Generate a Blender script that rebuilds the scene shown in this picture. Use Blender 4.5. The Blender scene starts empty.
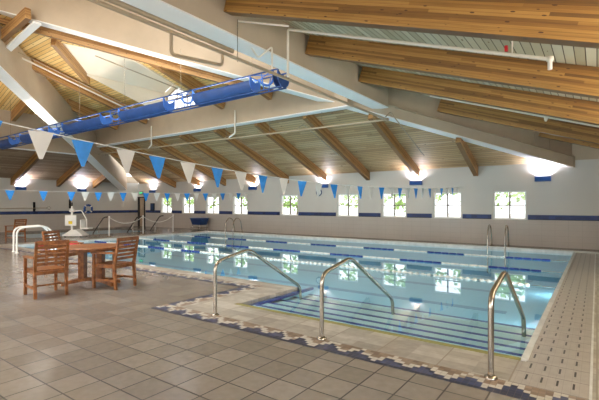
import bpy, bmesh, math, random
from mathutils import Vector, Matrix
random.seed(7)
PI = math.pi
sc = bpy.context.scene
COL = sc.collection

# ------------------------------------------------------------------ camera
cd = bpy.data.cameras.new('camera'); cam = bpy.data.objects.new('camera', cd); COL.objects.link(cam)
cam.location = (0, 0, 1.5)
cam.rotation_euler = (PI/2, 0, math.radians(35.9))
cd.sensor_width = 36; cd.lens = 411/599*36; cd.shift_y = 5/599; cd.clip_start = .05; cd.clip_end = 300
sc.camera = cam
# ------------------------------------------------------------------ exposure
vs = sc.view_settings
vs.view_transform = 'Standard'; vs.look = 'None'; vs.gamma = 1; vs.use_curve_mapping = False
vs.exposure = 0.72
try:
    sc.cycles.use_denoising = True
    sc.cycles.max_bounces = 8; sc.cycles.diffuse_bounces = 4; sc.cycles.transparent_max_bounces = 12
    sc.cycles.sample_clamp_indirect = 6
except Exception: pass
# ------------------------------------------------------------------ sky
w = bpy.data.worlds.new('sky'); sc.world = w; w.use_nodes = True
bg = w.node_tree.nodes['Background']; bg.inputs[0].default_value = (.95, .97, 1, 1); bg.inputs[1].default_value = 1.7
# ------------------------------------------------------------------ lights
def area(name, loc, rot, sx, sy, power, col=(1, 1, 1), spread=180):
    l = bpy.data.lights.new(name, 'AREA'); l.shape = 'RECTANGLE'; l.size = sx; l.size_y = sy
    l.energy = power; l.color = col; l.spread = math.radians(spread)
    o = bpy.data.objects.new(name, l); COL.objects.link(o); o.location = loc; o.rotation_euler = rot
    return o
# daylight area lights added behind the camera, set in six unseen windows (y = -5)
for k in range(6):
    area('daylight_fill', (-1 - 4.2*k, -4.93, 1.7), (PI/2, 0, 0), 3.0, 2.3, 45, (1, .97, .92))
# daylight area light added at an unseen window of the right wall, behind the camera's shoulder
area('daylight_fill', (1.93, 1.0, 1.7), (0, PI/2, 0), 1.8, 3.2, 60, (1, .97, .93))
# overhead fill light added over the hall, out of view above the hips
area('daylight_fill', (-9.8, 1.5, 8.1), (0, 0, 0), 5.0, 4.0, 520, (1, .97, .92))
UPL = (.9, .86, 1)
# underwater pool lights in the near and right pool walls
for x in (-6.2, -9.0, -11.8, -14.6): area('pool_light', (x, 6.07, -.42), (PI/2, 0, 0), .45, .3, 28, (.9, .98, 1))
for y in (8.6, 12.4): area('pool_light', (-.62, y, -.42), (0, PI/2, 0), .3, .45, 14, (.86, .98, 1))


# ------------------------------------------------------------------ helpers
def setp(o, label=None, cat=None, group=None, kind=None):
    if label: o['label'] = label
    if cat: o['category'] = cat
    if group: o['group'] = group
    if kind: o['kind'] = kind
    return o
def thing(name, label, cat, loc=(0, 0, 0), rz=0, group=None):
    o = bpy.data.objects.new(name, None); COL.objects.link(o)
    o.location = loc; o.rotation_euler = (0, 0, rz); o.empty_display_size = .1
    return setp(o, label, cat, group)
class MB:
    def __init__(s): s.v = []; s.f = []; s.sm = []
    def add(s, vs_, fs, smooth=False):
        b = len(s.v); s.v += [tuple(v) for v in vs_]
        for f in fs: s.f.append([i+b for i in f]); s.sm.append(smooth)
        return s
    def box(s, x0, y0, z0, x1, y1, z1, M=None):
        v = [Vector((x, y, z)) for z in (z0, z1) for y in (y0, y1) for x in (x0, x1)]
        if M: v = [M @ p for p in v]
        return s.add(v, [(0, 2, 3, 1), (4, 5, 7, 6), (0, 1, 5, 4), (2, 6, 7, 3), (0, 4, 6, 2), (1, 3, 7, 5)])
    def hexa(s, bottom, top):
        return s.add(list(bottom)+list(top), [(3, 2, 1, 0), (4, 5, 6, 7), (0, 1, 5, 4), (1, 2, 6, 5), (2, 3, 7, 6), (3, 0, 4, 7)])
    def prism(s, pts, off):
        n = len(pts); off = Vector(off); P = [Vector(p) for p in pts]
        s.add(P+[p+off for p in P], [tuple(range(n))[::-1], tuple(range(n, 2*n))]+[(i, (i+1) % n, n+(i+1) % n, n+i) for i in range(n)])
        return s
    def poly(s, pts): return s.add(pts, [tuple(range(len(pts)))])
    def tube(s, path, r, n=12, cap=True):
        P = [Vector(p) for p in path]; m = len(P); rr = r if isinstance(r, (list, tuple)) else [r]*m
        T = []
        for i in range(m):
            a = P[i]-P[i-1] if i else P[1]-P[0]; b = P[i+1]-P[i] if i < m-1 else P[-1]-P[-2]
            T.append((a.normalized()+b.normalized()).normalized())
        u = T[0].orthogonal().normalized(); vs_ = []; 
        for i in range(m):
            u = (u-T[i]*u.dot(T[i])).normalized(); v = T[i].cross(u)
            for k in range(n):
                a = 2*PI*k/n; vs_.append(P[i]+(u*math.cos(a)+v*math.sin(a))*rr[i])
        fs = [(i*n+k, i*n+(k+1) % n, (i+1)*n+(k+1) % n, (i+1)*n+k) for i in range(m-1) for k in range(n)]
        s.add(vs_, fs, True)
        if cap:
            s.add(vs_[:n], [tuple(range(n))[::-1]]); s.add(vs_[-n:], [tuple(range(n))])
        return s
    def lathe(s, prof, c=(0, 0, 0), n=24, smooth=True):
        vs_ = [(c[0]+r*math.cos(2*PI*k/n), c[1]+r*math.sin(2*PI*k/n), c[2]+z) for r, z in prof for k in range(n)]
        m = len(prof)
        s.add(vs_, [(i*n+k, i*n+(k+1) % n, (i+1)*n+(k+1) % n, (i+1)*n+k) for i in range(m-1) for k in range(n)], smooth)
        s.add(vs_[:n], [tuple(range(n))[::-1]]); s.add(vs_[-n:], [tuple(range(n))])
        return s
    def build(s, name, mat, parent=None, M=None, bevel=0):
        me = bpy.data.meshes.new(name); me.from_pydata(s.v, [], s.f); me.update()
        me.polygons.foreach_set('use_smooth', s.sm)
        bm = bmesh.new(); bm.from_mesh(me); bmesh.ops.recalc_face_normals(bm, faces=bm.faces); bm.to_mesh(me); bm.free()
        me.materials.append(mat)
        o = bpy.data.objects.new(name, me); COL.objects.link(o)
        if parent: o.parent = parent
        if M is not None: o.matrix_local = M
        if bevel:
            b = o.modifiers.new('bevel', 'BEVEL'); b.width = bevel; b.segments = 2; b.limit_method = 'ANGLE'
        return o
def struct(o, label=None):
    o['kind'] = 'structure'
    if label: o['label'] = label
    return o
def smooth_path(pts, rad, n=6):
    P = [Vector(p) for p in pts]; out = [P[0]]
    for i in range(1, len(P)-1):
        a = (P[i-1]-P[i]); b = (P[i+1]-P[i]); r = min(rad, a.length*.49, b.length*.49)
        p0 = P[i]+a.normalized()*r; p1 = P[i]+b.normalized()*r
        for k in range(n+1):
            t = k/n; out.append(p0*(1-t)**2+P[i]*2*t*(1-t)+p1*t*t)
    return out+[P[-1]]

# ------------------------------------------------------------------ materials
def rgb(r, g, b):
    f = lambda c: ((c/255)/12.92 if c/255 <= .04045 else ((c/255+.055)/1.055)**2.4)
    return (f(r), f(g), f(b), 1)
class NT:
    def __init__(s, name, rough=.5, metal=0, spec=.5):
        s.m = bpy.data.materials.new(name); s.m.use_nodes = True; s.t = s.m.node_tree; s.n = s.t.nodes
        s.b = s.n['Principled BSDF']; s.b.inputs['Roughness'].default_value = rough
        s.b.inputs['Metallic'].default_value = metal; s.b.inputs['Specular IOR Level'].default_value = spec
    def link(s, a, b): s.t.links.new(a, b)
    def new(s, k, **kw):
        x = s.n.new(k)
        for a, b in kw.items(): setattr(x, a, b)
        return x
    def inp(s, sock, v):
        if hasattr(v, 'is_linked') or hasattr(v, 'links'): s.link(v, sock)
        else: sock.default_value = v
    def math(s, op, a, b=0, c=0):
        x = s.new('ShaderNodeMath', operation=op)
        for i, v in enumerate((a, b, c)): s.inp(x.inputs[i], v)
        return x.outputs[0]
    def mix(s, f, a, b, blend='MIX'):
        x = s.new('ShaderNodeMix', data_type='RGBA', blend_type=blend)
        s.inp(x.inputs[0], f); s.inp(x.inputs[6], a); s.inp(x.inputs[7], b); return x.outputs[2]
    def coords(s):
        tc = s.new('ShaderNodeTexCoord'); sp = s.new('ShaderNodeSeparateXYZ'); s.link(tc.outputs['Object'], sp.inputs[0])
        return tc.outputs['Object'], sp.outputs[0], sp.outputs[1], sp.outputs[2]
    def comb(s, x, y, z):
        c = s.new('ShaderNodeCombineXYZ')
        for i, v in enumerate((x, y, z)): s.inp(c.inputs[i], v)
        return c.outputs[0]
    def noise(s, vec, scale, detail=3, rough=.55):
        x = s.new('ShaderNodeTexNoise'); s.inp(x.inputs['Vector'], vec); x.inputs['Scale'].default_value = scale
        x.inputs['Detail'].default_value = detail; x.inputs['Roughness'].default_value = rough; return x.outputs['Fac']
    def white(s, vec):
        x = s.new('ShaderNodeTexWhiteNoise', noise_dimensions='3D'); s.inp(x.inputs['Vector'], vec); return x.outputs['Value']
    def ramp(s, f, stops, interp='LINEAR'):
        x = s.new('ShaderNodeValToRGB'); s.link(f, x.inputs[0]); r = x.color_ramp; r.interpolation = interp
        while len(r.elements) < len(stops): r.elements.new(.5)
        for e, (p, c) in zip(r.elements, stops): e.position = p; e.color = c
        return x.outputs[0]
    def color(s, c): s.inp(s.b.inputs['Base Color'], c)
    def bump(s, h, strength=.3, dist=.01):
        x = s.new('ShaderNodeBump'); x.inputs['Strength'].default_value = strength; x.inputs['Distance'].default_value = dist
        s.link(h, x.inputs['Height']); s.link(x.outputs[0], s.b.inputs['Normal'])
def plain(name, c, rough=.5, metal=0, var=.06, scale=6):
    t = NT(name, rough, metal); o, x, y, z = t.coords()
    n = t.noise(o, scale); d = tuple(v*(1-2*var) for v in c[:3])+(1,); u = tuple(min(1, v*(1+2*var)) for v in c[:3])+(1,)
    t.color(t.ramp(n, [(.3, d), (.7, u)])); return t.m
def line(t, x, period, width, off=0):
    """1 on a joint line of given width repeated every period"""
    a = t.math('MODULO', t.math('ADD', x, 1000*period-off), period)
    return t.math('LESS_THAN', t.math('MINIMUM', a, t.math('SUBTRACT', period, a)), width/2)
def cell(t, x, period, off=0): return t.math('FLOOR', t.math('DIVIDE', t.math('SUBTRACT', x, off), period))

def deck_mat(name, axis, c0, c1, c2):
    t = NT(name, .6); o, x, y, z = t.coords()
    a, b = (y, x) if axis == 'x' else (x, y)         # planks run along `axis`
    k = cell(t, a, .135)
    seg = cell(t, t.math('ADD', b, t.math('MULTIPLY', t.white(t.comb(k, 3, 1)), 4)), 3.4)
    r = t.white(t.comb(k, seg, 0))
    gr = t.noise(t.comb(t.math('MULTIPLY', a, 26), t.math('MULTIPLY', b, 1.3), k), 1, 4)
    base = t.ramp(r, [(0, c0), (.5, c1), (1, c2)])
    base = t.mix(t.math('MULTIPLY', gr, .35), base, c0)
    kn = t.noise(t.comb(t.math('MULTIPLY', a, 9), t.math('MULTIPLY', b, 4), 7), 1, 1)
    base = t.mix(t.math('GREATER_THAN', kn, .74), base, rgb(120, 85, 50))
    base = t.mix(line(t, a, .135, .014), base, rgb(88, 72, 50))
    t.color(base); return t.m
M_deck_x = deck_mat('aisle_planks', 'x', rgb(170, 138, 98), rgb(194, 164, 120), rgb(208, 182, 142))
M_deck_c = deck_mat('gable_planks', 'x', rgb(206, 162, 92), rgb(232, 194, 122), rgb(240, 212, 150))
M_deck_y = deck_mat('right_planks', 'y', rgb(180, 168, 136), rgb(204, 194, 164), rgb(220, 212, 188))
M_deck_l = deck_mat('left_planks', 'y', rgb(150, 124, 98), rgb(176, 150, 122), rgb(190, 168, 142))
def glulam(name, c0, c1, c2):
    t = NT(name, .5); o, x, y, z = t.coords()
    k = cell(t, z, .04)
    r = t.white(t.comb(k, cell(t, t.math('ADD', x, t.math('MULTIPLY', k, 1.7)), 3.1), 2))
    g = t.noise(t.comb(t.math('MULTIPLY', x, 1.6), t.math('MULTIPLY', y, 30), t.math('MULTIPLY', z, 34)), 1, 4)
    base = t.ramp(t.math('ADD', t.math('MULTIPLY', r, .5), t.math('MULTIPLY', g, .5)), [(.2, c0), (.5, c1), (.8, c2)])
    v = t.new('ShaderNodeTexVoronoi'); v.inputs['Scale'].default_value = 1
    t.link(t.comb(t.math('MULTIPLY', x, 4.5), t.math('MULTIPLY', y, 9), t.math('MULTIPLY', z, 16)), v.inputs['Vector'])
    base = t.mix(t.math('LESS_THAN', v.outputs['Distance'], .13), base, rgb(74, 42, 18))
    base = t.mix(t.math('MULTIPLY', line(t, z, .04, .004), .6), base, rgb(90, 55, 25))
    t.color(base); return t.m
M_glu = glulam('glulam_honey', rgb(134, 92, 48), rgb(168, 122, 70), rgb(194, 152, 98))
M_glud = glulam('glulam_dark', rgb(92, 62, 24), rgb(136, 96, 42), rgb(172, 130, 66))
M_tan = plain('painted_tan', rgb(190, 172, 148), .7, 0, .03, 1.5)
M_dorm = plain('dormer_paint', rgb(236, 224, 204), .7, 0, .02, 1)
M_white = plain('painted_white', rgb(248, 247, 243), .5, 0, .01, 2)
M_pipe = plain('pipe_cream', rgb(172, 154, 128), .45, 0, .03, 5)
M_pipew = plain('pipe_white', rgb(236, 228, 214), .4, 0, .02, 5)
def wall_mat(name, ax):
    t = NT(name, .6); o, x, y, z = t.coords(); h = x if ax == 'x' else y
    k = t.noise(o, 1.2, 3)
    up = t.mix(k, rgb(206, 203, 196), rgb(218, 214, 206))
    lo = t.mix(k, rgb(186, 178, 170), rgb(200, 192, 184))
    j = t.math('MAXIMUM', line(t, z, .2, .008), line(t, h, .4, .008))
    lo = t.mix(t.math('MULTIPLY', j, .35), lo, rgb(140, 132, 124))
    t.color(t.mix(t.math('LESS_THAN', z, .95), up, lo)); return t.m
M_wall_x = wall_mat('wall_paint_long', 'x'); M_wall_y = wall_mat('wall_paint_end', 'y')
def stripe_mat():
    t = NT('navy_tile_band', .5); o, x, y, z = t.coords(); h = t.math('ADD', x, y)
    r = t.white(t.comb(cell(t, h, .2), cell(t, z, .1), 0))
    c = t.mix(r, rgb(20, 38, 84), rgb(34, 60, 118))
    t.color(t.mix(t.math('LESS_THAN', z, .985), c, rgb(40, 36, 44))); return t.m
M_navy = stripe_mat()
def floor_mat():
    t = NT('floor_tile', .3); o, x, y, z = t.coords(); P = .305
    cx = cell(t, x, P, -2.83); cy = cell(t, y, P, 2.154)
    r = t.white(t.comb(cx, cy, 0)); n = t.noise(o, 14, 2, .5); n2 = t.noise(o, .9, 3)
    c = t.ramp(t.math('ADD', t.math('MULTIPLY', r, .5), t.math('MULTIPLY', n, .5)), [(.2, rgb(130, 122, 113)), (.5, rgb(140, 132, 123)), (.8, rgb(150, 143, 134))])
    c = t.mix(t.math('MULTIPLY', n2, .3), c, rgb(122, 112, 103))
    j = t.math('MAXIMUM', line(t, x, P, .013, -2.83), line(t, y, P, .013, 2.154))
    t.color(t.mix(j, c, rgb(56, 48, 42)))
    t.link(t.math('ADD', t.math('ADD', .12, t.math('MULTIPLY', n, .14)), t.math('MULTIPLY', j, .4)), t.b.inputs['Roughness'])
    t.bump(t.math('MULTIPLY', j, -1), .3, .004); return t.m
M_floor = floor_mat()
def coping_mat():
    t = NT('coping_tile', .35); o, x, y, z = t.coords()
    r = t.white(t.comb(cell(t, x, .305), cell(t, y, .15), 0)); n = t.noise(o, 9, 4)
    c = t.ramp(t.math('ADD', t.math('MULTIPLY', r, .4), t.math('MULTIPLY', n, .6)), [(.2, rgb(148, 140, 130)), (.55, rgb(180, 174, 164)), (.85, rgb(206, 202, 194))])
    j = t.math('MAXIMUM', line(t, x, .61, .012), line(t, y, .305, .006, 4.18))
    t.color(t.mix(j, c, rgb(150, 138, 124))); return t.m
M_coping = coping_mat()
def gutter_mat():
    t = NT('gutter_tile', .3); o, x, y, z = t.coords()
    n = t.noise(o, 9, 4); c = t.mix(n, rgb(158, 151, 144), rgb(196, 190, 182))
    dash = t.math('MULTIPLY', line(t, x, .115, .016, -.5), t.math('LESS_THAN', t.math('MODULO', t.math('ADD', y, 100), .305), .13))
    j = line(t, y, .305, .009, .22)
    fine = line(t, x, .0575, .004)
    c = t.mix(t.math('MULTIPLY', fine, .3), c, rgb(130, 122, 114))
    c = t.mix(t.math('MULTIPLY', j, .8), c, rgb(92, 86, 80))
    t.color(t.mix(dash, c, rgb(34, 30, 28))); return t.m
M_gutter = gutter_mat()
def mosaic_mat():
    t = NT('mosaic_border', .35); o, x, y, z = t.coords(); q = .05
    u = cell(t, x, q); v = cell(t, y, q)                 # v: 0 outer .. 5 inner
    ph = t.math('MODULO', t.math('ADD', u, 1400), 7)
    tri = t.math('ABSOLUTE', t.math('SUBTRACT', ph, 3))  # 6..0..5
    hb = t.math('ADD', t.math('MULTIPLY', t.white(t.comb(u, 5, 5)), 1.3), t.math('SUBTRACT', 3.4, t.math('MULTIPLY', tri, 1.0)))  # stepped height of the blue
    r = t.white(t.comb(u, v, 0))
    blue = t.mix(r, rgb(30, 36, 64), rgb(70, 78, 116))
    whi = t.mix(t.math('GREATER_THAN', r, .12), rgb(164, 148, 130), rgb(204, 198, 188))
    tan = t.mix(r, rgb(124, 100, 82), rgb(160, 138, 118))
    c = t.mix(t.math('LESS_THAN', v, t.math('ADD', hb, 1.6)), tan, whi)
    c = t.mix(t.math('LESS_THAN', v, hb), c, blue)
    c = t.mix(t.math('LESS_THAN', v, .5), c, rgb(38, 42, 66))
    j = t.math('MAXIMUM', line(t, x, q, .004), line(t, y, q, .004))
    t.color(t.mix(t.math('MULTIPLY', j, .6), c, rgb(110, 100, 92))); return t.m
M_mosaic = mosaic_mat()
def pooltile():
    t = NT('pool_tile', .3); o, x, y, z = t.coords(); n = t.noise(o, 2, 3)
    c = t.mix(n, rgb(140, 206, 234), rgb(166, 222, 244))
    j = t.math('MAXIMUM', line(t, x, .15, .006), line(t, y, .15, .006))
    t.color(t.mix(t.math('MULTIPLY', j, .3), c, rgb(120, 170, 184))); return t.m
M_pool = pooltile()
M_poolnavy = plain('pool_navy_tile', rgb(16, 60, 160), .3)
M_lane = plain('lane_tile', rgb(86, 150, 196), .3)
M_step = plain('step_tile', rgb(206, 236, 244), .3, 0, .02, 2)
M_lip = plain('pool_lip_tile', rgb(150, 146, 78), .35)
M_lipw = plain('pool_lip_white', rgb(226, 228, 226), .35)
def water_mat():
    m = bpy.data.materials.new('pool_water'); m.use_nodes = True; nt = m.node_tree; nt.nodes.clear()
    out = nt.nodes.new('ShaderNodeOutputMaterial'); mx = nt.nodes.new('ShaderNodeMixShader')
    tr = nt.nodes.new('ShaderNodeBsdfTransparent'); tr.inputs[0].default_value = (.85, .96, .985, 1)
    gl = nt.nodes.new('ShaderNodeBsdfGlossy'); gl.inputs['Roughness'].default_value = .012; gl.inputs[0].default_value = (.93, .97, 1, 1)
    lw = nt.nodes.new('ShaderNodeLayerWeight'); lw.inputs[0].default_value = .5
    p5 = nt.nodes.new('ShaderNodeMath'); p5.operation = 'POWER'; p5.inputs[1].default_value = 5; nt.links.new(lw.outputs['Facing'], p5.inputs[0])
    fr = nt.nodes.new('ShaderNodeMath'); fr.operation = 'MULTIPLY_ADD'; fr.inputs[1].default_value = .98; fr.inputs[2].default_value = .02; nt.links.new(p5.outputs[0], fr.inputs[0])
    tc = nt.nodes.new('ShaderNodeTexCoord'); no = nt.nodes.new('ShaderNodeTexNoise'); no.inputs['Scale'].default_value = 2.2; no.inputs['Detail'].default_value = 2
    bp = nt.nodes.new('ShaderNodeBump'); bp.inputs['Strength'].default_value = .014; bp.inputs['Distance'].default_value = .02
    L = nt.links.new
    L(tc.outputs['Object'], no.inputs['Vector']); L(no.outputs['Fac'], bp.inputs['Height'])
    L(bp.outputs[0], gl.inputs['Normal']); L(bp.outputs[0], lw.inputs['Normal'])
    L(fr.outputs[0], mx.inputs[0]); L(tr.outputs[0], mx.inputs[1]); L(gl.outputs[0], mx.inputs[2]); L(mx.outputs[0], out.inputs[0])
    return m
M_water = water_mat()
def glass_mat():
    m = bpy.data.materials.new('window_glass'); m.use_nodes = True; nt = m.node_tree; nt.nodes.clear()
    out = nt.nodes.new('ShaderNodeOutputMaterial'); mx = nt.nodes.new('ShaderNodeMixShader')
    tr = nt.nodes.new('ShaderNodeBsdfTransparent'); gl = nt.nodes.new('ShaderNodeBsdfGlossy'); gl.inputs['Roughness'].default_value = .02
    lw = nt.nodes.new('ShaderNodeLayerWeight'); lw.inputs[0].default_value = .5; L = nt.links.new
    p5 = nt.nodes.new('ShaderNodeMath'); p5.operation = 'POWER'; p5.inputs[1].default_value = 5; L(lw.outputs['Facing'], p5.inputs[0])
    fr = nt.nodes.new('ShaderNodeMath'); fr.operation = 'MULTIPLY_ADD'; fr.inputs[1].default_value = .9; fr.inputs[2].default_value = .03; L(p5.outputs[0], fr.inputs[0])
    L(fr.outputs[0], mx.inputs[0]); L(tr.outputs[0], mx.inputs[1]); L(gl.outputs[0], mx.inputs[2]); L(mx.outputs[0], out.inputs[0]); return m
M_glass = glass_mat()
M_steel = NT('stainless_steel', .24, 1); M_steel.color(rgb(176, 168, 156)); M_steel = M_steel.m
M_bluefab = plain('blue_fabric', rgb(30, 68, 128), .55, 0, .08, 3)
M_bluelt = plain('blue_panel_light', rgb(70, 124, 214), .45, 0, .05, 3)
M_bluef = plain('blue_fixture_paint', rgb(38, 84, 160), .4)
M_chair = None
def teak():
    t = NT('teak_wood', .38); o, x, y, z = t.coords()
    g = t.noise(t.comb(t.math('MULTIPLY', x, 14), t.math('MULTIPLY', y, 14), t.math('MULTIPLY', z, 14)), 1, 4)
    t.color(t.ramp(g, [(.25, rgb(92, 50, 20)), (.5, rgb(134, 80, 36)), (.8, rgb(168, 110, 56))])); return t.m
M_teak = teak()
M_mull = plain('window_bar', rgb(112, 98, 80), .5)
M_dark = plain('dark_metal', rgb(70, 64, 60), .4, .5)
M_black = plain('black_plastic', rgb(24, 24, 26), .5)
M_red = plain('red_foam', rgb(190, 30, 40), .5)
M_penw = plain('white_vinyl', rgb(232, 228, 222), .5, 0, .02)
M_penb = plain('blue_vinyl', rgb(40, 140, 226), .5, 0, .06, 12)
M_ropew = plain('rope_white', rgb(236, 236, 230), .5)
M_floatb = plain('float_blue', rgb(28, 56, 140), .4)
M_yellow = plain('yellow_label', rgb(236, 206, 40), .5)
M_door = plain('door_tan', rgb(170, 146, 120), .5)
M_navybin = plain('navy_plastic', rgb(26, 56, 104), .4)
M_leaf = plain('foliage', rgb(150, 182, 104), .8, 0, .25, 2)
M_ground = plain('pale_concrete', rgb(226, 224, 214), .8)
M_grass = plain('lawn', rgb(120, 160, 80), .9, 0, .2, 3)
def em(name, c, s):
    m = bpy.data.materials.new(name); m.use_nodes = True; b = m.node_tree.nodes['Principled BSDF']
    b.inputs['Emission Color'].default_value = c; b.inputs['Emission Strength'].default_value = s; b.inputs['Base Color'].default_value = c; return m
M_lampglow = em('uplight_lens', (1, .95, 1, 1), 8)
M_exit = em('exit_green', (.05, .8, .25, 1), 1.2)

# ------------------------------------------------------------------ dimensions (metres; camera over the origin)
XR, XL, YW, YB = 2.0, -26.5, 17.0, -5.0
PX0, PX1, PY0, PY1 = -17.6, -.6, 6.05, 15.6     # lap pool
RX0, RY0 = -4.4, 4.5                            # stair recess
SX0, SX1, SY0, SY1 = -25.3, -20.75, 7.9, 14.9    # small pool
hipd = Vector((-1.18, -1, .389)); hip0 = Vector((-.61, 17, 2.77)); hipn = Vector((.763*.0+.6465, -.7629, 0))
def H(s, w=0, dz=0): return hip0+hipd*s+hipn*w+Vector((0, 0, dz))

# ------------------------------------------------------------------ floor
f = MB()
def rect(mb, x0, y0, x1, y1, z=0, th=.12): mb.box(x0, y0, z-th, x1, y1, z)
BO, BW = .9, .3
ox, oy = -5.28, 3.57                            # outer line of the mosaic border around the recess
oy2 = 5.45                                      # outer line along the long edge
rect(f, XL, YB, ox, oy2); rect(f, ox, YB, XR, oy); rect(f, .27, oy, XR, YW)
rect(f, XL, oy2, -18.4, SY0); rect(f, XL, SY0, SX0, SY1); rect(f, SX1, SY0, -18.4, SY1); rect(f, XL, SY1, -18.4, YW)
rect(f, -18.4, 15.9, .27, YW)
struct(f.build('floor', M_floor))
# coping between mosaic and water
c = MB()
rect(c, ox+BW, oy+BW, PX1, RY0-.04); rect(c, ox+BW, RY0-.04, RX0-.04, PY0-.04); rect(c, -18.4+BW, oy2+BW, ox+BW, PY0-.04)
rect(c, -18.4+BW, PY0-.04, PX0-.04, 15.9)
struct(c.build('pool_coping', M_coping))
g = MB(); rect(g, PX1+.05, oy+BW, -.05, 15.64); rect(g, PX1, oy+BW, PX1+.05, RY0-.04)
struct(g.build('drain_gutter', M_gutter))
def mosaic(x, y, rz, L):
    o = MB().box(0, 0, -.12, L, .3, 0).build('mosaic_border', M_mosaic); o.location = (x, y, 0); o.rotation_euler = (0, 0, rz)
    if abs(rz) > .1 and rz > 0: pass
    return struct(o)
mosaic(ox, oy, 0, .27-ox)                       # along the recess
mosaic(ox, oy2, -PI/2, oy2-oy-.3)               # up its left side (outer side on the left)
mosaic(-18.4, oy2, 0, ox+.3+18.4)
mm = MB(); rect(mm, -.03, oy+.3, .27, 15.9); struct(mm.build('side_border', M_coping))
rect_m = MB(); rect(rect_m, -18.4, oy2+.3, -18.1, 15.9); struct(rect_m.build('mosaic_border', M_coping))
bt = MB(); rect(bt, -.05, oy+.3, -.03, 15.9); struct(bt.build('drain_gutter_edge', M_lipw))
# lips
l = MB(); l.box(PX1-.0, RY0, -.1, PX1+.06, PY1, .012); l.box(-18.1, PY1, -.1, .27, PY1+.3, .03); l.box(PX0-.04, PY0, -.1, PX0, PY1, .012)
struct(l.build('pool_edge_far', M_lipw))
l = MB(); l.box(RX0-.04, RY0-.04, -.1, PX1, RY0+.035, .004)
struct(l.build('pool_edge_near', M_lip))
l = MB(); l.box(RX0-.04, RY0, -.1, RX0, PY0, .004); l.box(PX0-.04, PY0-.04, -.1, RX0, PY0, .004)
struct(l.build('pool_edge_side', M_coping))
# basin
b = MB(); D = -.85; T = .2
b.box(PX0-T, PY0-T, D-.1, PX1+T, PY1+T, D)
b.box(PX0-T, PY0-T, D, PX0, PY1+T, -.1); b.box(PX1, RY0-T, D, PX1+T, PY1+T, -.1); b.box(PX0, PY1, D, PX1, PY1+T, -.1)
b.box(PX0, PY0-T, D, RX0, PY0, -.1); b.box(RX0-T, RY0-T, D, RX0, PY0-T, -.1); b.box(RX0, RY0-T, D, PX1, RY0, -.1)
b.box(RX0, RY0, D-.1, PX1, PY0-T, D)
struct(b.build('pool_basin', M_pool))
# stairs under water
sy = [4.5, 4.84, 5.16, 5.52, 5.93, 6.4]
for k in range(5):
    zt = -.062-.03*k
    s_ = MB().box(RX0, sy[k], D, PX1, sy[k+1], zt); 
    o = struct(s_.build('pool_step', M_step))
    MB().box(RX0, sy[k+1]-.06, zt, PX1, sy[k+1]+.002, zt+.004).build('step_nosing', M_poolnavy, o)
o = MB().box(RX0, RY0+.001, -.1, RX0+.06, PY0+.4, -.055).build('pool_edge_line', M_poolnavy); struct(o)
# lane markings on the bottom
for y in (7.6, 9.9, 12.1, 14.4):
    struct(MB().box(PX0+1, y-.12, D, PX1-1, y+.12, D+.004).build('lane_line', M_lane))
wt = MB(); wt.poly([(PX0, PY0, -.045), (RX0, PY0, -.045), (RX0, RY0, -.045), (PX1, RY0, -.045), (PX1, PY1, -.045), (PX0, PY1, -.045)])
o = wt.build('pool_water', M_water); o.data.flip_normals() if o.data.polygons[0].normal.z < 0 else None; setp(o, 'still pale blue water of the big lap pool', 'water', kind='stuff')
# small pool
b = MB(); b.box(SX0-T, SY0-T, -1.1, SX1+T, SY1+T, -1.0)
b.box(SX0-T, SY0-T, -1, SX0, SY1+T, -.12); b.box(SX1, SY0-T, -1, SX1+T, SY1+T, -.12); b.box(SX0, SY0-T, -1, SX1, SY0, -.12); b.box(SX0, SY1, -1, SX1, SY1+T, -.12)
struct(b.build('small_pool_basin', M_pool))
o = MB().poly([(SX0, SY0, -.05), (SX1, SY0, -.05), (SX1, SY1, -.05), (SX0, SY1, -.05)]).build('small_pool_water', M_water); o.data.flip_normals() if o.data.polygons[0].normal.z < 0 else None
setp(o, 'greenish water of the small pool near the left wall', 'water', kind='stuff')

# ------------------------------------------------------------------ walls with windows
WZ0, WZ1 = .96, 2.02
wx = [-2.65, -4.93, -7.22, -9.53, -12.98, -16.5, -18.8, -21.05, -23.3]
half = .56
def wall_with_holes(name, mat, xs, hw, x0, x1, z0, z1, ztop, place):
    """wall along local x with rectangular holes; place(x, y, z) maps to world"""
    m = MB(); xs = sorted(xs); cur = x0
    def bx(a, b_, c_, d_):
        p = [place(a, 0, c_), place(b_, 0, c_), place(b_, .22, c_), place(a, .22, c_)]
        q = [place(a, 0, d_), place(b_, 0, d_), place(b_, .22, d_), place(a, .22, d_)]
        m.hexa(p, q)
    for x in xs:
        bx(cur, x-hw, 0, ztop); bx(x-hw, x+hw, 0, z0); bx(x-hw, x+hw, z1, ztop); cur = x+hw
    bx(cur, x1, 0, ztop)
    return struct(m.build(name, mat))
wall_with_holes('wall_window', M_wall_x, wx, half, XL-.22, XR, WZ0, WZ1, 3.04, lambda a, b_, c_: (a, YW+b_, c_))
bwx = [-1-4.2*k for k in range(6)]
wall_with_holes('wall_back', M_wall_x, bwx, 1.5, XL-.22, XR+.22, .5, 2.9, 8.6, lambda a, b_, c_: (a, YB-b_, c_))
wall_with_holes('wall_right', M_wall_y, [1.0], 1.6, YB, YW+.22, .8, 2.6, 3.2, lambda a, b_, c_: (XR+b_, a, c_))
m = MB(); m.box(XL-.22, YB, 0, XL, YW, 3.04); struct(m.build('wall_left', M_wall_y))
m = MB(); m.box(XL-.22, YB, 3.04, XL, YW, 3.5); m.box(-.7, YW, 3.04, XR+.22, YW+.22, 4.1); struct(m.build('wall_top', M_tan))
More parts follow.
